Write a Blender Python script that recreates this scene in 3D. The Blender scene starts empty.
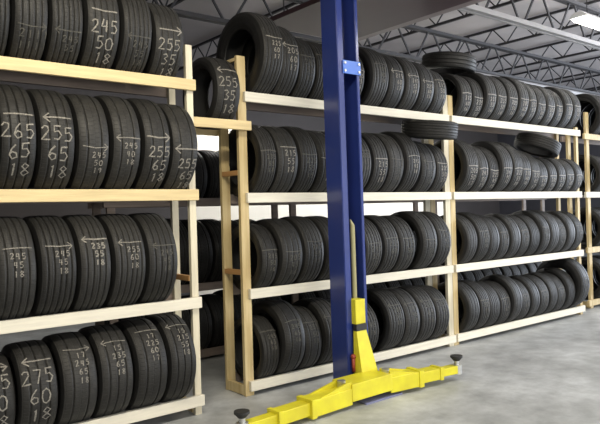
import bpy, bmesh, math, random
from mathutils import Vector, Matrix
random.seed(7)
S = bpy.context.scene
C = S.collection

# ------------------------------------------------------------------ camera
TH, ROLL, F = math.radians(51), 0.0285, 640.0
fwd = Vector((math.cos(TH), math.sin(TH), 0))
r0 = Vector((math.sin(TH), -math.cos(TH), 0))
u0 = Vector((0, 0, 1))
cr, sr = math.cos(ROLL), math.sin(ROLL)
R = r0*cr - u0*sr
U = r0*sr + u0*cr
cam = bpy.data.cameras.new('camera')
cam.sensor_width = 36.0
cam.lens = F/600*36.0
cam.clip_end = 100
co = bpy.data.objects.new('camera', cam)
C.objects.link(co)
M = Matrix((R, U, -fwd)).transposed().to_4x4()
M.translation = Vector((0, 0, 1.64))
co.matrix_world = M
S.camera = co

# ------------------------------------------------------------------ world, lights, exposure
w = bpy.data.worlds.new('world'); S.world = w; w.use_nodes = True
w.node_tree.nodes['Background'].inputs[0].default_value = (0.93, 0.95, 1.0, 1)
w.node_tree.nodes['Background'].inputs[1].default_value = 0.35
S.view_settings.view_transform = 'Standard'
S.view_settings.look = 'None'
S.view_settings.gamma = 1
S.view_settings.use_curve_mapping = False
S.view_settings.exposure = 0.85

def area(name, loc, target, sx, sy, power, col):
    l = bpy.data.lights.new(name, 'AREA'); l.shape = 'RECTANGLE'
    l.size = sx; l.size_y = sy; l.energy = power; l.color = col
    o = bpy.data.objects.new(name, l); C.objects.link(o)
    o.location = loc
    o.rotation_euler = (Vector(target)-Vector(loc)).to_track_quat('-Z', 'Y').to_euler()
    return o
area('door_daylight', (5.5, -4.2, 2.5), (4.6, 4.7, 1.5), 9.5, 3.8, 250, (1.0, 0.96, 0.88))
area('right_daylight', (19.5, 1.0, 2.6), (8.0, 4.6, 1.6), 7.0, 4.4, 950, (0.80, 0.88, 1.0))
area('shop_light_left', (1.2, 2.2, 4.1), (1.2, 3.6, 0), 2.4, 0.3, 70, (1.0, 0.92, 0.74))
area('shop_light_middle', (6.2, 1.9, 4.1), (6.2, 2.3, 0), 2.8, 0.6, 105, (1.0, 0.97, 0.90))
area('ceiling_fill_left', (1.2, 2.2, 4.15), (1.2, 2.2, 9), 2.4, 0.3, 14, (1.0, 0.92, 0.74))  # unseen upward fill, added to brighten the ceiling
area('ceiling_fill_middle', (6.2, 1.9, 4.15), (6.2, 1.9, 9), 2.4, 0.3, 30, (1.0, 0.97, 0.90))  # same added fill for the middle of the ceiling
area('ceiling_fill_right', (11.0, 4.2, 4.15), (11.0, 4.2, 9), 2.4, 0.3, 60, (0.95, 0.97, 1.0))  # added fill, strongest, lifts the right end of the ceiling
area('partition_fill', (8.3, 8.0, 4.0), (8.3, 8.8, 1.4), 7.0, 0.3, 150, (1.0, 0.97, 0.9))  # unseen lamp added to brighten the white partition behind the racks

# ------------------------------------------------------------------ materials
def mat(name, col, rough=0.6, metal=0.0, noise=0.0, nscale=5.0, stretch=(1, 1, 1), col2=None, bump=0.0, bscale=None, spec=None, emit=None, objrand=0.0):
    m = bpy.data.materials.new(name); m.use_nodes = True
    nt = m.node_tree; b = nt.nodes['Principled BSDF']
    b.inputs['Base Color'].default_value = (*col, 1)
    b.inputs['Roughness'].default_value = rough
    b.inputs['Metallic'].default_value = metal
    if spec is not None: b.inputs['Specular IOR Level'].default_value = spec
    if emit:
        b.inputs['Emission Color'].default_value = (*emit[0], 1)
        b.inputs['Emission Strength'].default_value = emit[1]
    last = None
    if noise > 0 or bump > 0:
        tc = nt.nodes.new('ShaderNodeTexCoord'); mp = nt.nodes.new('ShaderNodeMapping')
        mp.inputs['Scale'].default_value = stretch
        nt.links.new(tc.outputs['Object'], mp.inputs[0])
        n = nt.nodes.new('ShaderNodeTexNoise'); n.inputs['Scale'].default_value = nscale; n.inputs['Detail'].default_value = 6
        nt.links.new(mp.outputs[0], n.inputs[0])
        if noise > 0:
            rmp = nt.nodes.new('ShaderNodeValToRGB')
            c2 = col2 or tuple(c*(1-noise) for c in col)
            rmp.color_ramp.elements[0].position = 0.35; rmp.color_ramp.elements[1].position = 0.68
            rmp.color_ramp.elements[0].color = (*c2, 1); rmp.color_ramp.elements[1].color = (*col, 1)
            nt.links.new(n.outputs[0], rmp.inputs[0]); last = rmp.outputs[0]
            nt.links.new(last, b.inputs['Base Color'])
        if bump > 0:
            n2 = nt.nodes.new('ShaderNodeTexNoise'); n2.inputs['Scale'].default_value = bscale or nscale*4; n2.inputs['Detail'].default_value = 4
            nt.links.new(mp.outputs[0], n2.inputs[0])
            bp = nt.nodes.new('ShaderNodeBump'); bp.inputs['Strength'].default_value = bump; bp.inputs['Distance'].default_value = 0.01
            nt.links.new(n2.outputs[0], bp.inputs['Height']); nt.links.new(bp.outputs[0], b.inputs['Normal'])
    if objrand > 0 and last is not None:
        oi = nt.nodes.new('ShaderNodeObjectInfo'); mr = nt.nodes.new('ShaderNodeMapRange')
        mr.inputs['To Min'].default_value = 1-objrand; mr.inputs['To Max'].default_value = 1+objrand
        hs = nt.nodes.new('ShaderNodeHueSaturation')
        nt.links.new(oi.outputs['Random'], mr.inputs[0]); nt.links.new(mr.outputs[0], hs.inputs['Value'])
        nt.links.new(last, hs.inputs['Color']); nt.links.new(hs.outputs[0], b.inputs['Base Color'])
    return m

def rubber_tread():
    m = mat('tread_rubber', (0.023, 0.022, 0.020), 0.56, noise=0.35, nscale=9, spec=0.4, objrand=0.3)
    nt = m.node_tree; b = nt.nodes['Principled BSDF']
    uv = nt.nodes.new('ShaderNodeUVMap')
    br = nt.nodes.new('ShaderNodeTexBrick')
    br.inputs['Scale'].default_value = 1.0
    br.inputs['Brick Width'].default_value = 0.03; br.inputs['Row Height'].default_value = 0.05
    br.inputs['Mortar Size'].default_value = 0.0028; br.inputs['Mortar Smooth'].default_value = 0.3
    br.inputs['Color1'].default_value = (1, 1, 1, 1); br.inputs['Color2'].default_value = (1, 1, 1, 1); br.inputs['Mortar'].default_value = (0, 0, 0, 1)
    nt.links.new(uv.outputs[0], br.inputs['Vector'])
    bp = nt.nodes.new('ShaderNodeBump'); bp.inputs['Strength'].default_value = 0.8; bp.inputs['Distance'].default_value = 0.006
    nt.links.new(br.outputs['Color'], bp.inputs['Height']); nt.links.new(bp.outputs[0], b.inputs['Normal'])
    return m

M_tread = rubber_tread()
M_side = mat('sidewall_rubber', (0.010, 0.0098, 0.0095), 0.5, noise=0.3, nscale=7, spec=0.4, bump=0.2, bscale=60)
M_liner = mat('inner_liner_rubber', (0.016, 0.016, 0.016), 0.75)
def chalk_mat(name, col):
    m = mat(name, col, 0.9)
    nt = m.node_tree; b = nt.nodes['Principled BSDF']
    tc = nt.nodes.new('ShaderNodeTexCoord'); n = nt.nodes.new('ShaderNodeTexNoise')
    n.inputs['Scale'].default_value = 70; n.inputs['Detail'].default_value = 3
    nt.links.new(tc.outputs['Object'], n.inputs[0])
    r = nt.nodes.new('ShaderNodeValToRGB'); r.color_ramp.elements[0].position = .38; r.color_ramp.elements[1].position = .58
    r.color_ramp.elements[0].color = (col[0]*.3, col[1]*.3, col[2]*.3, 1); r.color_ramp.elements[1].color = (*col, 1)
    nt.links.new(n.outputs[0], r.inputs[0]); nt.links.new(r.outputs[0], b.inputs['Base Color'])
    return m
M_chalk = chalk_mat('white_chalk', (0.30, 0.28, 0.245))
M_chalk_faint = chalk_mat('faint_chalk', (0.11, 0.105, 0.09))
M_wood_yellow = mat('yellow_pine', (0.68, 0.54, 0.29), 0.65, noise=0.18, nscale=2.5, stretch=(1, 14, 14), bump=0.15, objrand=0.06)
M_wood_pale = mat('pale_pine', (0.80, 0.755, 0.63), 0.65, noise=0.14, nscale=2.5, stretch=(1, 14, 14), bump=0.15, objrand=0.06)
M_wood_post = mat('tan_pine_post', (0.66, 0.54, 0.30), 0.65, noise=0.28, nscale=2.2, stretch=(10, 10, 1), col2=(0.50, 0.37, 0.17), bump=0.15)
M_wood_post_pale = mat('pale_pine_post', (0.74, 0.68, 0.52), 0.65, noise=0.2, nscale=2.2, stretch=(10, 10, 1), bump=0.15)
M_wood_rung = mat('orange_pine_rung', (0.50, 0.27, 0.10), 0.65, noise=0.2, nscale=3, stretch=(10, 1, 10))
M_wood_old_shaded = mat('grey_weathered_shaded_wood', (0.27, 0.215, 0.18), 0.7, noise=0.25, nscale=2.5, stretch=(1, 10, 10))  # back rack timber; on rear rails its dark tone stands for shade
M_navy = mat('navy_enamel', (0.026, 0.046, 0.215), 0.22, noise=0.12, nscale=3, spec=0.8)
M_plate = mat('blue_grey_plate_sheen', (0.20, 0.21, 0.36), 0.5, noise=0.3, nscale=6)  # reflected lavender sheen put into the plate colour
M_blue = mat('bright_blue_enamel', (0.06, 0.17, 0.62), 0.35)
M_yellow = mat('yellow_enamel', (0.78, 0.72, 0.03), 0.38, noise=0.15, nscale=6, col2=(0.66, 0.58, 0.03))
M_black = mat('black_rubber_pad', (0.02, 0.02, 0.02), 0.6)
M_steel = mat('bare_steel', (0.6, 0.6, 0.58), 0.35, metal=0.8)
M_rod = mat('olive_rod', (0.36, 0.34, 0.18), 0.5)
M_red = mat('dull_red', (0.30, 0.05, 0.03), 0.5)
M_truss = mat('dark_grey_steel_paint', (0.03, 0.028, 0.03), 0.6)
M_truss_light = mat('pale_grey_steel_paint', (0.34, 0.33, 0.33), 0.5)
M_panel = mat('dark_maroon_sheet', (0.045, 0.021, 0.026), 0.6, noise=0.15, nscale=1.5)
M_panel_edge = mat('grey_edge_strip', (0.20, 0.165, 0.165), 0.6)
M_white_metal = mat('white_fixture_metal', (0.8, 0.8, 0.8), 0.4)
M_tube = mat('fluorescent_tube', (1, 1, 1), 0.4, emit=((1.0, 0.97, 0.86), 9.0))

def floor_mat():
    m = mat('polished_concrete', (0.47, 0.485, 0.49), 0.42, noise=0.3, nscale=0.9, col2=(0.33, 0.34, 0.34), bump=0.05, bscale=25, spec=0.45)
    nt = m.node_tree; b = nt.nodes['Principled BSDF']
    tc = nt.nodes.new('ShaderNodeTexCoord')
    n = nt.nodes.new('ShaderNodeTexNoise'); n.inputs['Scale'].default_value = 3.5; n.inputs['Detail'].default_value = 8; n.inputs['Roughness'].default_value = 0.65
    nt.links.new(tc.outputs['Object'], n.inputs[0])
    mx = nt.nodes.new('ShaderNodeMix'); mx.data_type = 'RGBA'; mx.blend_type = 'OVERLAY'; mx.inputs[0].default_value = 0.8
    src = b.inputs['Base Color'].links[0].from_socket
    nt.links.new(src, mx.inputs[6]); nt.links.new(n.outputs[0], mx.inputs[7]); nt.links.new(mx.outputs[2], b.inputs['Base Color'])
    mr = nt.nodes.new('ShaderNodeMapRange'); mr.inputs['To Min'].default_value = 0.3; mr.inputs['To Max'].default_value = 0.6
    nt.links.new(n.outputs[0], mr.inputs[0]); nt.links.new(mr.outputs[0], b.inputs['Roughness'])
    return m
M_floor = floor_mat()
M_deck = mat('roof_deck', (0.52, 0.48, 0.47), 0.8, noise=0.2, nscale=0.8)
M_partition = mat('white_partition_paint', (0.82, 0.79, 0.72), 0.7, noise=0.08, nscale=2)
M_wallb = mat('brown_metal_wall', (0.07, 0.06, 0.058), 0.7, noise=0.15, nscale=1)
M_wall = mat('grey_metal_wall', (0.10, 0.10, 0.12), 0.7, noise=0.2, nscale=1)

# ------------------------------------------------------------------ helpers
def mesh_obj(name, bm, m, parent=None, smooth=False):
    me = bpy.data.meshes.new(name); bm.to_mesh(me); bm.free()
    me.materials.append(m)
    if smooth:
        for p in me.polygons: p.use_smooth = True
    o = bpy.data.objects.new(name, me); C.objects.link(o)
    if parent: o.parent = parent
    return o
def add_box(bm, x0, x1, y0, y1, z0, z1, bev=0.0, rot=None):
    r = bmesh.ops.create_cube(bm, size=1)
    vs = r['verts']
    for v in vs:
        v.co = Vector((x0+(v.co.x+.5)*(x1-x0), y0+(v.co.y+.5)*(y1-y0), z0+(v.co.z+.5)*(z1-z0)))
    if bev > 0:
        es = list({e for v in vs for e in v.link_edges})
        bmesh.ops.bevel(bm, geom=es, offset=bev, segments=2, affect='EDGES', profile=0.6)
def box(name, x0, x1, y0, y1, z0, z1, m, parent=None, bev=0.004):
    bm = bmesh.new(); add_box(bm, x0, x1, y0, y1, z0, z1, bev)
    return mesh_obj(name, bm, m, parent)
def add_bar(bm, a, b, wdt, hgt, up=Vector((0, 0, 1))):
    a, b = Vector(a), Vector(b); d = (b-a); L = d.length; d.normalize()
    s = d.cross(up)
    if s.length < 1e-3: s = Vector((1, 0, 0))
    s.normalize(); t = s.cross(d)
    vs = []
    for p in (a, b):
        for i, j in ((-1, -1), (1, -1), (1, 1), (-1, 1)):
            vs.append(bm.verts.new(p + s*i*wdt/2 + t*j*hgt/2))
    for f in ((0, 1, 2, 3), (7, 6, 5, 4), (0, 4, 5, 1), (1, 5, 6, 2), (2, 6, 7, 3), (3, 7, 4, 0)):
        bm.faces.new([vs[k] for k in f])
def add_cyl(bm, a, b, r, n=24, r2=None):
    a, b = Vector(a), Vector(b); d = b-a
    mt = Matrix.Translation((a+b)/2) @ d.to_track_quat('Z', 'Y').to_matrix().to_4x4()
    bmesh.ops.create_cone(bm, cap_ends=True, segments=n, radius1=r, radius2=r if r2 is None else r2, depth=d.length, matrix=mt)
def prism(bm, pts, axis, a, b):
    """extrude a polygon given in the two other axes along axis from a to b"""
    def P(u, v, t): return {'x': (t, u, v), 'y': (u, t, v), 'z': (u, v, t)}[axis]
    A = [bm.verts.new(P(u, v, a)) for u, v in pts]; B = [bm.verts.new(P(u, v, b)) for u, v in pts]
    n = len(pts)
    bm.faces.new(A); bm.faces.new(B[::-1])
    for i in range(n): bm.faces.new((A[i], B[i], B[(i+1) % n], A[(i+1) % n]))
    bmesh.ops.recalc_face_normals(bm, faces=bm.faces)
def thing(name, label, cat, loc=(0, 0, 0), group=None, rot=(0, 0, 0)):
    o = bpy.data.objects.new(name, None); C.objects.link(o)
    o.empty_display_size = 0.1; o.location = loc; o.rotation_euler = rot
    o['label'] = label; o['category'] = cat
    if group: o['group'] = group
    return o
def local(o, parent):          # part built in world coordinates under an Empty that stands elsewhere
    o.parent = parent; o.matrix_parent_inverse = Matrix.Translation(parent.location).inverted()
    return o
def struct(o): o['kind'] = 'structure'; return o

# ------------------------------------------------------------------ room
struct(box('floor', -6, 21, -7, 14.15, -0.1, 0, M_floor, bev=0))
struct(box('wall_back', -6, 21, 14.0, 14.15, 0, 5.3, M_wallb, bev=0))
struct(box('wall_middle', 5.15, 11.6, 9.0, 9.12, 0, 3.05, M_partition, bev=0))
struct(box('wall_right', 21, 21.15, -7, 14.15, 0, 5.3, M_wall, bev=0))
struct(box('wall_left', -6.15, -6, -7, 14.15, 0, 5.3, M_wall, bev=0))
struct(box('ceiling', -6.15, 21.15, -7, 14.15, 5.3, 5.4, M_deck, bev=0))

def truss_x(y, x0, x1, z0, z1, label, light=False, pitch=0.97):
    t = thing('roof_truss', label, 'roof truss', ((x0+x1)/2, y, z0), 'long roof trusses above the racks')
    for nm, z, zz in (('bottom_chord', z0, 1), ('top_chord', z1, -1)):
        bm = bmesh.new()
        for s in (-1, 1):
            add_bar(bm, (x0, y+s*0.035, z), (x1, y+s*0.035, z), 0.05, 0.055)
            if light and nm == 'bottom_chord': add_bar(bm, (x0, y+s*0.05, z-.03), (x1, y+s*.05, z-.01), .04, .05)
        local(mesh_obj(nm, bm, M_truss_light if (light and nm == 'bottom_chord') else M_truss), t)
    bm = bmesh.new(); n = int((x1-x0)/pitch)
    for i in range(n):
        xb = x0+(i+.5)*pitch; xt = x0+i*pitch
        add_bar(bm, (xb-.06, y, z0), (xt+.06, y, z1), .022, .03)
        add_bar(bm, (xb+.06, y, z0), (xt+pitch-.06, y, z1), .022, .03)
    local(mesh_obj('lattice_web', bm, M_truss), t)
def joist_y(x, y0, y1, z0, z1, label):
    t = thing('roof_joist', label, 'roof joist', (x, (y0+y1)/2, z0), 'open web joists under the roof deck')
    bm = bmesh.new(); add_bar(bm, (x, y0, z0), (x, y1, z0), .05, .04); local(mesh_obj('bottom_chord', bm, M_truss), t)
    bm = bmesh.new(); add_bar(bm, (x, y0, z1), (x, y1, z1), .05, .04); local(mesh_obj('top_chord', bm, M_truss), t)
    bm = bmesh.new(); p = .62
    for i in range(int((y1-y0)/p)):
        yb = y0+(i+.5)*p
        add_bar(bm, (x, yb, z0), (x, yb-p/2, z1), .018, .02); add_bar(bm, (x, yb, z0), (x, yb+p/2, z1), .018, .02)
    local(mesh_obj('lattice_web', bm, M_truss), t)
truss_x(7.5, -0.45, 20.7, 4.3, 4.85, 'long dark steel lattice truss running under the roof behind the timber racks')
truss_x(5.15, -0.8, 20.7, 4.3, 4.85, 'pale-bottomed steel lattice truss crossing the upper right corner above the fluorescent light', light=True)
jn = [2.6, 4.8, 7.0, 9.2, 11.4, 13.6, 15.8, 18.0, 20.2]
ORD = ['first', 'second', 'third', 'fourth', 'fifth', 'sixth', 'seventh', 'eighth', 'ninth', 'tenth', 'eleventh', 'twelfth', 'thirteenth', 'fourteenth']
for i, x in enumerate(jn):
    joist_y(x, 0.2, 13.9, 4.92, 5.26, 'thin steel open web joist under the roof deck, %s from the left' % ORD[i])

ct = thing('lit_chord_pipe', 'pale grey pipe added as lit underside of far roof truss above the right rack tyres', 'pipe', (15.0, 7.42, 4.2))  # added pale bar stands in for the truss chord catching light
bm = bmesh.new(); add_cyl(bm, (9.9, 7.42, 4.2), (20.5, 7.42, 4.2), .05, 16); local(mesh_obj('pipe', bm, M_truss_light, smooth=False), ct)
# dark maroon panel hanging overhead
pt = thing('overhead_panel', 'dark maroon flat panel hanging under the roof behind the blue lift post', 'ceiling panel', (5.25, 3.2, 3.9))
local(box('panel_sheet', 4.55, 5.93, 0.6, 6.25, 3.90, 3.96, M_panel, bev=.005), pt)
local(box('edge_strip', 5.93, 6.13, 0.6, 6.25, 3.93, 3.98, M_panel_edge, bev=.005), pt)
bm = bmesh.new()
for yy in (1.6, 4.2, 6.0):
    for xx in (4.7, 5.8): add_cyl(bm, (xx, yy, 3.95), (xx, yy, 5.3), .008, 8)
local(mesh_obj('hanger_rod', bm, M_truss), pt)

# fluorescent light
def fixture(x0, x1, y, z, label):
    f = thing('fluorescent_light', label, 'ceiling light', ((x0+x1)/2, y, z))
    bm = bmesh.new(); prism(bm, [(y-.05, z+.09), (y+.05, z+.09), (y+.13, z+.02), (y-.13, z+.02)], 'x', x0, x1)
    local(mesh_obj('housing', bm, M_white_metal), f)
    for s in (-1, 1):
        bm = bmesh.new(); add_cyl(bm, (x0+.03, y+s*.06, z-.005), (x1-.03, y+s*.06, z-.005), .022, 16)
        local(mesh_obj('lamp_tube', bm, M_tube, smooth=True), f)
    bm = bmesh.new()
    for xx in (x0+.25, x1-.25): add_cyl(bm, (xx, y, z+.08), (xx, y, 4.92), .006, 8)
    local(mesh_obj('hanger_rod', bm, M_truss), f)
fixture(8.2, 10.6, 4.2, 4.08, 'glowing white fluorescent light hanging under the trusses in the top right corner')

# ------------------------------------------------------------------ racks
YF = 4.743            # front face of the middle and right racks' rails
def rack(label, x0, x1, yf, zr, woods, post_m, yb, left_post=True, name='tyre_rack', rungs=(), top=3.05, inset=0.0, posts=None, split=None, wr=None, rear_mat=None):
    t = thing(name, label, 'rack', ((x0+x1)/2, (yf+yb)/2, 0), 'timber tyre racks')
    # posts
    for pp in posts:
        xp, tp, pm = pp[:3]; pw = pp[3] if len(pp) > 3 else .089
        local(box('post', xp, xp+pw, yf+.040, yf+.078, 0, tp, pm, bev=.003), t)
        local(box('post', xp, xp+pw, yb-.078, yb-.040, 0, tp-.02, pm, bev=.003), t)
    for (z, m, xa, xb) in zip(zr, woods, [p[0] for p in wr], [p[1] for p in wr]):
        local(box('rail', xa, xb, yf, yf+.038, z-.089, z, m, bev=.004), t)
        local(box('rail', xa+.02, xb-.02, yb-.038, yb, z-.089, z, rear_mat or M_wood_old_shaded, bev=.004), t)  # rear rail darker than the front one: shelf shade put into its colour
    for (xr, zz, m, hh) in rungs:
        local(box('rung', xr, xr+.038, yf+.0785, yb-.0785, zz-hh/2, zz+hh/2, m, bev=.003), t)
    return t
ZR = [0.135, 0.96, 1.825, 2.735]
YB = YF+.42
rack('long timber tyre rack of yellow and pale pine at the left edge of the photo', -0.35, 2.67, 4.60, [0.165, 0.967, 1.85, 2.75],
     [M_wood_pale, M_wood_pale, M_wood_yellow, M_wood_yellow], M_wood_post_pale, 4.60+.42,
     posts=[(-0.33, 3.04, M_wood_post_pale), (2.598, 3.04, M_wood_post_pale, .06)], wr=[(-.35, 2.665)]*4,
     rungs=[(2.59, 1.12, M_wood_rung, .045), (2.59, .06, M_wood_post, .089), (2.59, 2.0, M_wood_rung, .045)])
rack('middle timber tyre rack standing behind the blue lift post', 3.18, 6.18, YF, ZR,
     [M_wood_pale]*4, M_wood_post, YB, posts=[(3.193, 3.06, M_wood_post), (6.085, 2.98, M_wood_post_pale)],
     wr=[(3.225, 6.165), (3.245, 6.15), (3.245, 6.15), (3.245, 6.15)],
     rungs=[(3.193, 2.01, M_wood_rung, .045), (3.193, 1.11, M_wood_rung, .045), (3.193, .05, M_wood_post, .089), (3.193, 3.03, M_wood_yellow, .03), (6.1, .05, M_wood_post, .089)])
rack('right timber tyre rack beyond the middle rack, packed with twelve tyres a shelf', 6.19, 9.25, YF, ZR,
     [M_wood_pale]*4, M_wood_post, YB, posts=[(6.18, 2.98, M_wood_post), (9.172, 2.78, M_wood_post, .065)],
     wr=[(6.2, 9.24)]*4, rungs=[(6.2, .05, M_wood_post, .089), (9.16, .05, M_wood_post, .089)])
rack('tan far right timber rack cut off by the right edge of the photo', 9.70, 12.6, YF+.17, ZR,
     [M_wood_post, M_wood_post, M_wood_pale, M_wood_post], M_wood_post, YF+.59, posts=[(9.82, 3.08, M_wood_post), (12.5, 3.08, M_wood_post)],
     wr=[(9.70, 12.6)]*4, rungs=[(9.84, .05, M_wood_post, .089)])
rack('dim weathered timber rack standing behind the front racks', 2.6, 11.0, 6.32, [.12, .87, 1.83], [M_wood_old_shaded]*3, M_wood_old_shaded, 6.82,
     posts=[(2.6, 2.6, M_wood_old_shaded), (5.0, 2.6, M_wood_old_shaded), (7.8, 2.6, M_wood_old_shaded), (10.9, 2.6, M_wood_old_shaded)], wr=[(2.55, 11.0)]*3)
# bridging shelf between left and middle racks
bs = thing('bridging_shelf', 'short yellow board shelf bridging the gap between the left and middle racks', 'shelf', (2.95, 4.9, 2.38))
local(box('board', 2.50, 3.28, YF-.040, YF-.002, 2.382, 2.464, M_wood_yellow), bs)
local(box('board', 2.50, 3.26, 5.167, 5.205, 2.382, 2.464, M_wood_yellow), bs)

# ------------------------------------------------------------------ tyres
def tread_r(u): a = abs(2*u); return 1-.010*a*a-.040*a**5
RW = 0.34   # nominal radius for the unit meshes; axis along x, width 1 (scaled)
def lathe(prof, n, close=False, uvs=True):
    bm = bmesh.new(); uvl = bm.loops.layers.uv.new('UVMap') if uvs else None
    rings = []
    for i in range(n):
        a = 2*math.pi*i/n; c, s = math.cos(a), math.sin(a)
        rings.append([bm.verts.new((x, -r*c, r*s)) for x, r in prof])
    for i in range(n):
        A, B = rings[i], rings[(i+1) % n]
        for k in range(len(prof)-1):
            f = bm.faces.new((A[k], A[k+1], B[k+1], B[k])); f.smooth = True
            if uvs:
                for l, (ii, kk) in zip(f.loops, ((i, k), (i, k+1), (i+1, k+1), (i+1, k))):
                    l[uvl].uv = (ii/n*2.16, prof[kk][0]*.24)
    bmesh.ops.recalc_face_normals(bm, faces=bm.faces)
    return bm
def make_tread(kind):
    g = {0: (-.27, -.09, .09, .27), 1: (-.24, 0, .24), 2: (-.3, -.14, .02, .16, .31), 3: (-.2, .2)}[kind]
    gw, gd = (.020, .022)
    pts = [(-.44, tread_r(-.44)-.012)]
    u = -.42
    xs = [-.42]
    for c in g:
        xs += [('g', c)]
    xs += [.42]
    prof = [(-.445, tread_r(.445)-.01)]
    for x in xs:
        if isinstance(x, tuple):
            c = x[1]; r = tread_r(c)
            prof += [(c-gw-.03, tread_r(c-gw-.03)), (c-gw, r), (c-gw*.75, r-gd), (c+gw*.75, r-gd), (c+gw, r), (c+gw+.03, tread_r(c+gw+.03))]
        else: prof.append((x, tread_r(x)))
    prof.append((.445, tread_r(.445)-.01))
    bm = lathe(prof, 88)
    me = bpy.data.meshes.new('tread'); bm.to_mesh(me); bm.free(); me.materials.append(M_tread)
    return me
def side_mesh(s, rb):
    t0 = tread_r(.445)-.01
    H = t0-rb
    prof = [(.445, t0), (.47, t0-.03), (.485, t0-.07), (.492, t0-.075), (.497, rb+H*.55), (.492, rb+H*.42), (.495, rb+H*.40), (.485, rb+H*.30), (.45, rb+H*.14), (.43, rb+H*.08), (.435, rb+.02), (.41, rb), (.36, rb-.002)]
    bm = lathe([(x*s, r) for x, r in prof], 72)
    me = bpy.data.meshes.new('sidewall'); bm.to_mesh(me); bm.free(); me.materials.append(M_side); return me
def liner_mesh(rb):
    t0 = .93
    prof = [(-.36, rb-.002), (-.37, rb+.04), (-.42, rb+(t0-rb)*.5), (-.38, t0-.02), (0, t0), (.38, t0-.02), (.42, rb+(t0-rb)*.5), (.37, rb+.04), (.36, rb-.002)]
    bm = lathe(prof, 56)
    me = bpy.data.meshes.new('inner_liner'); bm.to_mesh(me); bm.free(); me.materials.append(M_liner); return me
TREADS = [make_tread(k) for k in range(4)]
SIDES = {rb: (side_mesh(-1, rb), side_mesh(1, rb)) for rb in (.60, .68, .74)}
LINERS = {rb: liner_mesh(rb) for rb in (.60, .68, .74)}
for d in TREADS:
    for p in d.polygons: p.use_smooth = True
proto = {}
def proto_tyre(kind, rb):
    """one tyre of each kind, later copied part by part"""
    parts = [bpy.data.objects.new('tread', TREADS[kind]), bpy.data.objects.new('sidewall', SIDES[rb][0]),
             bpy.data.objects.new('sidewall', SIDES[rb][1]), bpy.data.objects.new('inner_liner', LINERS[rb])]
    return parts

# ---- chalk strokes: digits as polylines in a 1 x 1.5 cell
DG = {
 '0': [[(.5, 1.5), (.12, 1.25), (.05, .7), (.2, .15), (.5, 0), (.85, .2), (.95, .8), (.8, 1.3), (.5, 1.5)]],
 '1': [[(.35, 1.25), (.55, 1.5), (.5, 0)]],
 '2': [[(.08, 1.2), (.35, 1.5), (.75, 1.4), (.8, 1.0), (.4, .5), (.05, .05), (.95, .08)]],
 '3': [[(.1, 1.35), (.6, 1.5), (.85, 1.2), (.4, .82), (.88, .5), (.65, .08), (.08, .1)]],
 '4': [[(.3, 1.5), (.1, .65), (.9, .7)], [(.75, 1.45), (.68, 0)]],
 '5': [[(.9, 1.5), (.2, 1.45), (.15, .85), (.6, .95), (.9, .55), (.6, .05), (.08, .1)]],
 '6': [[(.75, 1.5), (.25, 1.0), (.08, .4), (.4, 0), (.85, .2), (.8, .6), (.4, .75), (.12, .45)]],
 '7': [[(.08, 1.45), (.9, 1.45), (.4, 0)]],
 '8': [[(.5, .8), (.12, 1.15), (.45, 1.5), (.85, 1.2), (.5, .8), (.08, .35), (.45, 0), (.92, .35), (.5, .8)]],
 '9': [[(.85, 1.15), (.5, .75), (.12, 1.1), (.45, 1.5), (.85, 1.2), (.75, .6), (.6, 0)]],
 'R': [[(.12, 0), (.15, 1.5), (.75, 1.4), (.8, 1.0), (.2, .78), (.9, 0)]],
 'P': [[(.12, 0), (.15, 1.5), (.8, 1.35), (.8, .95), (.2, .75)]],
 'L': [[(.2, 1.5), (.15, .05), (.85, .05)]],
 'T': [[(.05, 1.45), (.95, 1.45)], [(.5, 1.45), (.48, 0)]],
}
def chalk_mesh(strokes, Rr, W, wd):
    """strokes: polylines of (x metres across tread, s metres up the tread from the front); ribbons lying on the tread"""
    bm = bmesh.new()
    for st in strokes:
        pts = []
        for (a, b) in zip(st[:-1], st[1:]):
            L = math.hypot(b[0]-a[0], b[1]-a[1]); n = max(1, int(L/.02))
            for i in range(n): pts.append((a[0]+(b[0]-a[0])*i/n, a[1]+(b[1]-a[1])*i/n))
        pts.append(st[-1]); prev = None
        for i, p in enumerate(pts):
            q0 = pts[max(0, i-1)]; q1 = pts[min(len(pts)-1, i+1)]
            dx, dy = q1[0]-q0[0], q1[1]-q0[1]; l = math.hypot(dx, dy) or 1
            ww = wd*random.uniform(.75, 1.2)/2; nx, ny = -dy/l*ww, dx/l*ww
            row = []
            for sx in (-1, 1):
                x, s = p[0]+nx*sx, p[1]+ny*sx
                u = max(-.49, min(.49, x/W)); r = tread_r(u)+.0045
                ph = s/Rr
                row.append(bm.verts.new((u, -r*math.cos(ph), r*math.sin(ph))))
            if prev: bm.faces.new((prev[0], row[0], row[1], prev[1]))
            prev = row
    me = bpy.data.meshes.new('chalk_marking'); bm.to_mesh(me); bm.free(); return me
def text_strokes(txt, xc, sc, h, sp=1.25):
    out = []; w = h/1.5*.92; tot = len(txt)*w*sp
    for i, ch in enumerate(txt):
        x0 = xc-tot/2+i*w*sp; jy = random.uniform(-.06, .06)*h
        for st in DG.get(ch, []):
            out.append([(x0+px*w+random.uniform(-.02, .02)*h, sc-h/2+py/1.5*h+jy+random.uniform(-.02, .02)*h) for px, py in st])
    return out
def arrow(d, x0, x1, s, hd):
    j = random.uniform(-.008, .008)
    o = [[(x0, s+j), ((x0+x1)/2, s-j), (x1, s+j*.5)]]
    if d == '>': o.append([(x1-hd, s+hd*.8), (x1, s), (x1-hd, s-hd*.9)])
    if d == '<': o.append([(x0+hd, s+hd*.8), (x0, s), (x0+hd, s-hd*.9)])
    return o

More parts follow.
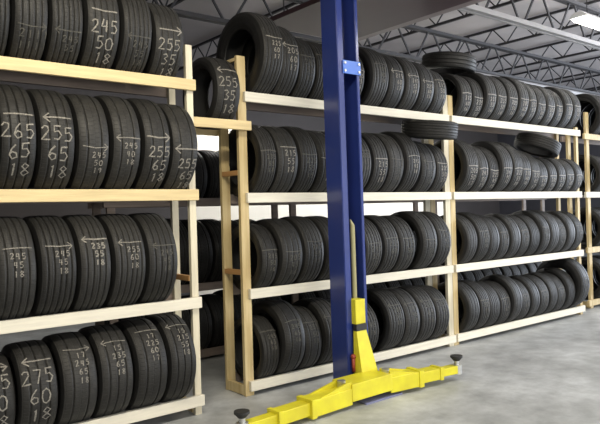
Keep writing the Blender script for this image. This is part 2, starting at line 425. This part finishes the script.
def tyre(label, x_right, width, Rr, yc, zc, kind=0, marks=None, yaw=0, lean=0, tilt=None, group='tyres on the racks', rb=None, small=False):
    """x_right: where its right side stands; the axle runs along x unless turned"""
    t = bpy.data.objects.new('tyre', None); C.objects.link(t); t.empty_display_size = .1
    t['label'] = label; t['category'] = 'tyre'; t['group'] = group
    t.location = (x_right-width/2, yc, zc)
    t.scale = (width, Rr, Rr)
    if rb is None: rb = .60 if Rr > .36 else (.68 if Rr > .31 else .74)
    if tilt: t.rotation_euler = Vector((1, 0, 0)).rotation_difference(Vector(tilt)).to_euler()
    else: t.rotation_euler = (0, math.radians(lean), math.radians(yaw))
    for p in proto_tyre(kind, rb):
        C.objects.link(p); p.parent = t
    if marks:
        faint = marks.get('faint', False)
        me = chalk_mesh(marks['s'], Rr, width, marks.get('w', .009))
        me.materials.append(M_chalk_faint if faint else M_chalk)
        c = bpy.data.objects.new('chalk_marking', me); C.objects.link(c); c.parent = t
        c['label'] = 'faint chalk size markings' if faint else 'white chalk size markings'
    return t
def big(lines, d, W, a0=.25, h=.098, s0=None, wd=.0105, gap=.135, xo=.0):
    s = arrow(d, -W*.36, W*.40, a0, .04)
    y = a0-.115 if s0 is None else s0
    for i, l in enumerate(lines):
        s += text_strokes(l, xo+i*.008, y, h); y -= gap
    return {'s': s, 'w': wd}
def small(lines, d, W, a0=.2, h=.05, wd=.007, faint=False, xo=.03, gap=None):
    h = h*.8; gap = h*1.5
    s = arrow(d, -W*.34, W*.40, a0, .03); y = a0-.055
    for l in lines: s += text_strokes(l, xo, y, h, 1.5); y -= gap
    return {'s': s, 'w': wd, 'faint': faint}

SHELF = {'4': 'top shelf', '3': 'upper middle shelf', '2': 'lower middle shelf', '1': 'bottom shelf'}
def zc_for(zrail, Rr, half=.17): return zrail + math.sqrt(Rr*Rr-half*half) + .002
def row_place(edges, x_start, widths=None):
    out = []; prev = x_start
    for e in edges:
        wd = min(e-prev-.010, .262)
        out.append((e, wd)); prev = e
    return out
# ---- left rack (front face 4.60, centre 4.81)
YA = 4.81
left = {
 '4': (2.75, [0.97, 1.21, 1.455, 1.70, 1.97, 2.225, 2.515], [.36, .36, .365, .36, .37, .365, .33]),
 '3': (1.85, [1.10, 1.35, 1.61, 1.86, 2.10, 2.34, 2.59], [.385, .39, .385, .38, .385, .385, .375]),
 '2': (.967, [1.06, 1.33, 1.60, 1.85, 2.12, 2.39], [.37, .37, .37, .37, .37, .37]),
 '1': (.165, [0.92, 1.19, 1.465, 1.74, 2.01, 2.285, 2.535], [.29, .305, .325, .335, .345, .35, .355]),
}
W = .25
LM = {
 '4': [small(['215', '60', '16'], '', W, faint=True), small(['245', '50'], '', W, .05, faint=True, xo=.0), small(['2111', '1111'], '>', W, .02, h=.07, faint=True), small(['245', '55'], '<', W, -.02, h=.055, faint=True),
       big(['245', '50', '18'], '', W, .14, h=.09, gap=.12, xo=.01), small(['245', '55', '18'], '<', W, .06, h=.06, faint=True, gap=.075), big(['255', '35', '18'], '>', W, .12, h=.085, gap=.115)],
 '3': [big(['265', '65', '18'], '', W), big(['265', '65', '18'], '', W, .23), big(['255', '65', '18'], '<', W, .23), small(['245', '50', '19'], '>', W, .10, xo=.04), small(['245', '40', '18'], '<', W, .10, xo=.03),
       big(['255', '65', '18'], '>', W, .11, h=.08, gap=.105, xo=.02), big(['255', '65', '18'], '<', W, .03, h=.075, gap=.105, xo=.03)],
 '2': [small(['245', '45', '18'], '', W), small(['245', '45', '18'], '', W, .06, xo=.01, faint=False), small(['245', '45', '18'], '>', W, .06, xo=.03), small(['235', '55', '18'], '<', W, .10, wd=.011, xo=.03), small(['255', '60', '18'], '<', W, .06, xo=.03), small(['245', '45', '18'], '<', W, .02, faint=True, xo=.03)],
 '1': [big(['235', '60', '18'], '<', W), big(['235', '60', '18'], '>', W, .21), big(['275', '60', '18'], '<', W, .19), small(['17', '245', '65', '18'], '>', W, .22), small(['15', '235', '65', '18'], '<', W, .22), small(['17', '225', '60', '17'], '', W, .27), small(['15', '215', '55', '18'], '<', W, .27)],
}
LCH = {
 '4': ['faint chalk size', 'faint chalk size', 'faint chalk strokes', 'faint chalk size', 'large 245 50 18', 'faint small 245 55', 'large 255 35 18'],
 '3': ['large 265 65 18', 'large 265 65 18', 'large 255 65 18', 'small figures', 'small figures', '255 65 18, right arrow', '255 65 18, left arrow'],
 '2': ['small figures', 'small figures', 'small right arrow', 'bold left arrow', '255, left arrow', 'faint small figures'],
 '1': ['large 235 60 18', 'large 235 60 18', '275 60 18, left arrow', 'small figures', 'small figures', 'small figures', 'small figures'],
}
for rk, (zr, edges, rads) in left.items():
    pl = row_place(edges, edges[0]-.26)
    for i, ((e, wd), Rr) in enumerate(zip(pl, rads)):
        lab = 'tyre chalked %s, %s, %s, left rack' % (LCH[rk][i], 'just outside photo edge' if i == 0 else ORD[i-1]+' from left', SHELF[rk])
        mk = LM[rk][i]
        ds = {'4': [0, 0, -.15, -.10, -.09, -.15, -.07], '3': [-.09, -.09, -.09, -.15, -.08, -.07, -.06], '2': [.1]*6, '1': [.06]*7}[rk][i]
        mk['s'] = [[(px_, ps_+ds) for px_, ps_ in st] for st in mk['s']]
        lean = 0; yaw = random.uniform(-.5, .5)
        if rk == '2' and i > 0: lean = -1.5
        tyre(lab, e, wd, Rr, YA, zc_for(zr, Rr, .168), kind=(i*2+int(rk)) % 4 if rk != '3' else (1 if i < 3 else 3), marks=mk, yaw=yaw, lean=lean*0, group='tyres on the left rack')

# ---- middle rack
YM = 4.743+.21
mid = {
 '4': (2.735, [3.55, 3.78, 4.00, 4.22, 4.44, 4.66, 5.00, 5.26, 5.51, 5.77, 6.02], [.405, .37, .335, .33, .33, .33, .35, .335, .335, .325, .30]),
 '3': (1.825, [3.49, 3.75, 3.98, 4.23, 4.47, 4.71, 4.95, 5.20, 5.45, 5.76, 5.99], [.345, .345, .35, .34, .34, .345, .35, .35, .365, .325, .315]),
 '2': (.96, [3.50, 3.78, 4.04, 4.31, 4.58, 4.85, 5.10, 5.37, 5.72, 5.97], [.315, .335, .342, .34, .33, .33, .335, .33, .35, .345]),
 '1': (.135, [3.50, 3.77, 4.0, 4.25, 4.50, 4.79, 5.15, 5.41, 5.68, 5.93], [.30, .355, .315, .34, .32, .31, .345, .335, .335, .325]),
}
def rnd_lines():
    a = random.choice(['215', '225', '235', '245', '205']); b = random.choice(['45', '50', '55', '60', '65']); c = random.choice(['15', '16', '17', '18'])
    return [a, b, c]
for rk, (zr, edges, rads) in mid.items():
    pl = row_place(edges, max(edges[0]-.26, 3.296)); n = len(edges)
    hid0 = {'4': 3, '3': 3, '2': 3, '1': 3}[rk]; hid1 = 6
    for i, ((e, wd), Rr) in enumerate(zip(pl, rads)):
        if i < hid0:
            place = '%s from left' % ORD[i]
        elif i < hid1:
            place = ['left one behind blue lift post', 'middle one behind blue lift post', 'right one behind blue lift post'][i-hid0]
        else:
            place = 'rightmost' if i == n-1 else '%s from right' % ORD[n-1-i]
        size = 'largest ' if (rk == '4' and i == 0) else ''
        lab = '%schalked tyre, %s, %s of middle rack' % (size, place, SHELF[rk])
        hh = random.uniform(.045, .07)
        mk = small(rnd_lines(), random.choice(['>', '<', '']), W, random.uniform(.02, .14) if rk != '1' else .2, h=hh, gap=hh*1.35, faint=(rk in '21') or random.random() < .4, wd=.009)
        yaw = random.uniform(-.6, .6); lean = 0
        if rk == '4' and i == 0: yaw = 1.5; e += .01
        
        tyre(lab, e, wd, Rr, YM, zc_for(zr, Rr), kind=random.randrange(4), marks=mk, yaw=yaw, group='tyres on the middle rack')
# ---- right rack
def spread(a, b, n): return [a+(b-a)*(i+1)/n + (random.uniform(-.012, .012) if i < n-1 else 0) for i in range(n)]
for rk, zr in zip('4321', (2.735, 1.825, .96, .135)):
    n = 12; st = 6.272
    end = {'4': 9.06, '3': 9.16, '2': 9.06, '1': 9.02}[rk]
    edges = spread(st, end, n)
    if rk == '1': edges[-1] = 9.08
    for i, (e, wd) in enumerate(row_place(edges, st)):
        base = {'4': .325, '3': .335, '2': .315, '1': .31}[rk]
        Rr = base+random.uniform(-.018, .018)
        if rk == '1' and i == n-1: Rr = .385
        if rk == '3' and i in (3, 4): Rr = .355
        if rk == '3' and i > 5: Rr = (.31 if i == 6 else .278)+random.uniform(-.005, .005)
        if rk == '4' and i < 2: Rr = .298
        place = 'leftmost' if i == 0 else ('rightmost' if i == n-1 else ('%s from left' % ORD[i] if i < 6 else '%s from right' % ORD[n-1-i]))
        adj = 'large smooth ' if (rk == '1' and i == n-1) else ''
        lab = '%sblack tyre, %s, on the %s of the right rack' % (adj, place, SHELF[rk])
        hh = random.uniform(.05, .07)
        mk = small(rnd_lines(), '', W, random.uniform(-.02, .03) if rk in '43' else .1, h=hh, gap=hh*1.3, faint=(rk in '21'), wd=.012)
        tyre(lab, e, wd, Rr, YM, zc_for(zr, Rr), kind=random.randrange(4), marks=mk if rk in '43' or i % 2 else None, yaw=random.uniform(-.5, .5), group='tyres on the right rack')
# ---- far right rack
for rk, zr in zip('4321', (2.735, 1.825, .96, .135)):
    for i in range(5):
        e = 10.22+i*.265; Rr = [.34, .33, .32, .34][int(rk)-1]+random.uniform(-.01, .01)
        if rk == '4': Rr = .36
        tyre('black tyre, %s, on the %s of the far right rack' % ('leftmost' if i == 0 else ORD[i]+' from left', SHELF[rk]), e, .25, Rr, YF+.38, zc_for(zr, Rr), kind=random.randrange(4), group='tyres on the far right rack')
# ---- loose tyres
tyre('black tyre chalked 255 35 18 standing on the short shelf between left and middle racks', 3.145, .255, .318, 4.955, 2.464+math.sqrt(.318**2-.20**2)+.012, kind=3,
     marks=big(['255', '35', '18'], '<', .255, .17, h=.085, gap=.118), yaw=0, group='tyres on the left rack')
HP = math.pi/2
tyre('tyre lying flat on the upper middle shelf tyres at right end of middle rack', 5.85, .20, .318, 4.72, 2.532, tilt=(0, -.13, 1), kind=2, group='loose tyres on other tyres')
tyre('tilted tyre lying on the upper middle shelf tyres of the right rack', 8.30, .18, .31, 4.84, 2.475, tilt=(.29, -.18, .93), kind=0, group='loose tyres on other tyres')
tyre('grey tyre lying tilted above the top shelf tyres between middle and right racks', 6.70, .20, .34, 5.08, 3.455, tilt=(.06, -.10, 1), kind=1, group='loose tyres on other tyres')
# ---- back rack
for rk, zr in ((1, .12), (2, .87), (3, 1.83)):
    x = 2.72; k = 0
    while x < (10.7 if rk < 3 else 5.4):
        Rr = (.335, .39 if x < 4.5 else .325, .325)[rk-1]+random.uniform(-.01, .01)
        tyre('unmarked dark tyre on the %s shelf of the dim rack behind' % ('bottom', 'middle', 'top')[rk-1], x+.25, .25, Rr, 6.57, zc_for(zr, Rr, .21), kind=k % 4, group='dim tyres on the %s shelf of the back rack' % ('bottom', 'middle', 'top')[rk-1])
        x += .262; k += 1
        for pxx in (5.0, 7.8, 10.9):
            if pxx-.26 < x < pxx+.092: x = pxx+.094

# ------------------------------------------------------------------ two-post lift
X0, X1, Y0, Y1 = 3.905, 4.175, 4.20, 4.41
lt = thing('car_lift', 'navy blue car lift column with yellow carriage and swing arms', 'car lift', ((X0+X1)/2, 4.3, 0), rot=(0, -.008, 0))
def colprism(pts, z0, z1):
    bm = bmesh.new(); prism(bm, pts, 'z', z0, z1)
    bmesh.ops.bevel(bm, geom=[e for e in bm.edges if abs(e.verts[0].co.z-e.verts[1].co.z) > .5], offset=.006, segments=2, affect='EDGES'); return bm
tk = .012; lip = .075
cpts = [(X0, Y0), (X0+lip, Y0), (X0+lip, Y0+tk), (X0+tk, Y0+tk), (X0+tk, Y1-tk), (X1-tk, Y1-tk), (X1-tk, Y0+tk), (X1-.04, Y0+tk), (X1-.04, Y0), (X1, Y0), (X1, Y1), (X0, Y1)]
local(mesh_obj('column', colprism(cpts, .015, 4.0), M_navy), lt)
local(box('base_plate', X0-.12, X1+.06, 3.86, Y1+.03, 0, .015, M_plate, bev=.003), lt)
local(box('cross_plate', X0+.055, X1+.004, Y0-.012, Y0-.001, 2.875, 2.995, M_blue, bev=.003), lt)
bm = bmesh.new()
for xx in (X0+.075, X1-.02): add_cyl(bm, (xx, Y0-.022, 2.90), (xx, Y0-.012, 2.90), .012, 12); add_cyl(bm, (xx, Y0-.022, 2.97), (xx, Y0-.012, 2.97), .012, 12)
local(mesh_obj('bolt', bm, M_steel), lt)
bm = bmesh.new(); add_cyl(bm, (X0+.16, Y0+.05, .75), (X0+.16, Y0+.05, 1.50), .022, 16); add_cyl(bm, (X0+.16, Y0+.05, 1.50), (X0+.135, Y0+.05, 1.56), .022, 16, .004)
local(mesh_obj('lifting_rod', bm, M_rod, smooth=False), lt)
bm = bmesh.new(); add_cyl(bm, (X0+.125, Y0+.10, .75), (X0+.125, Y0+.10, 3.9), .006, 8)
local(mesh_obj('lift_cable', bm, M_black), lt)
# carriage
cg = box('carriage', X0+.065, X1-.085, Y0-.055, Y0+.09, .62, .84, M_yellow, bev=.006); local(cg, lt)
bm = bmesh.new(); add_box(bm, X0+.06, X1-.08, Y0-.065, Y0-.02, .56, .62, .004)
o = local(mesh_obj('clamp_band', bm, M_black), lt)
bm = bmesh.new(); prism(bm, [(X0+.062, .565), (X1-.088, .565), (X1-.005, .10), (X0+.05, .10)], 'y', Y0-.14, Y0-.02)
for v in bm.verts:
    if v.co.z > .5 and v.co.y < Y0-.1: v.co.y = Y0-.06
local(mesh_obj('gusset', bm, M_yellow), lt)
for xx in (X0+.05,):
    bm = bmesh.new(); add_cyl(bm, (xx-.01, Y0-.03, .20), (xx-.01, Y0-.03, .32), .016, 12); bmesh.ops.create_uvsphere(bm, u_segments=12, v_segments=8, radius=.024, matrix=Matrix.Translation((xx-.01, Y0-.03, .335)))
    local(mesh_obj('release_knob', bm, M_red, smooth=True), lt)
# crosspiece holding both arms
CX0, CX1, CY0, CY1 = 3.63, 4.11, 3.86, 4.08
local(box('crosspiece', CX0, CX1, CY0, CY1+.03, .06, .205, M_yellow, bev=.006), lt)
for xx in (CX0-.02, CX1+.03):
    bm = bmesh.new(); add_cyl(bm, (xx, (CY0+CY1)/2, .04), (xx, (CY0+CY1)/2, .225), .035, 20)
    local(mesh_obj('pivot_pin', bm, M_steel), lt)
def arm(px0, py, ex, ey, sgn):
    """telescoping swing arm from (px0,py) to (ex,ey)"""
    d = Vector((ex-px0, ey-py, 0)); L = d.length; ang = math.atan2(d.y, d.x)
    mt = Matrix.Translation((px0, py, -.02)) @ Matrix.Rotation(ang, 4, 'Z')
    def put(name, bm, m, par=None, smooth=False):
        bm.transform(mt)
        o = mesh_obj(name, bm, m, smooth=smooth)
        if par is None: local(o, lt)
        else: o.parent = par; 
        return o
    L1, L2 = L*.42, L*.72
    bm = bmesh.new(); add_box(bm, .0, L1, -.085, .085, .055, .19, .006); a = put('swing_arm', bm, M_yellow)
    bm = bmesh.new(); prism(bm, [(.0, .185), (L1*.85, .185), (L1*.1, .243), (0, .243)], 'y', -.075, -.055); put('arm_gusset', bm, M_yellow, a)
    bm = bmesh.new(); prism(bm, [(.0, .185), (L1*.85, .185), (L1*.1, .243), (0, .243)], 'y', .055, .075); put('arm_gusset', bm, M_yellow, a)
    bm = bmesh.new(); add_box(bm, L1-.04, L1+.012, -.094, .094, .048, .198, .004); put('arm_collar', bm, M_yellow, a)
    bm = bmesh.new(); add_box(bm, L1, L2, -.066, .066, .07, .172, .006); put('arm_extension', bm, M_yellow, a)
    bm = bmesh.new(); add_box(bm, L2-.03, L2+.01, -.074, .074, .064, .180, .004); put('arm_collar', bm, M_yellow, a)
    bm = bmesh.new(); add_box(bm, L2, L-.03, -.048, .048, .082, .155, .006); put('arm_extension', bm, M_yellow, a)
    bm = bmesh.new(); add_cyl(bm, (L, 0, .075), (L, 0, .20), .024, 20); add_cyl(bm, (L, 0, .07), (L, 0, .16), .045, 20); put('pad_screw', bm, M_steel, a)
    bm = bmesh.new(); add_cyl(bm, (L, 0, .195), (L, 0, .225), .03, 24, .056); add_cyl(bm, (L, 0, .225), (L, 0, .243), .058, 24); put('lift_pad', bm, M_black, a)
arm(CX0+.0, 3.95, 2.56, 3.895, -1)
arm(CX1+.0, 3.95, 4.97, 3.83, 1)
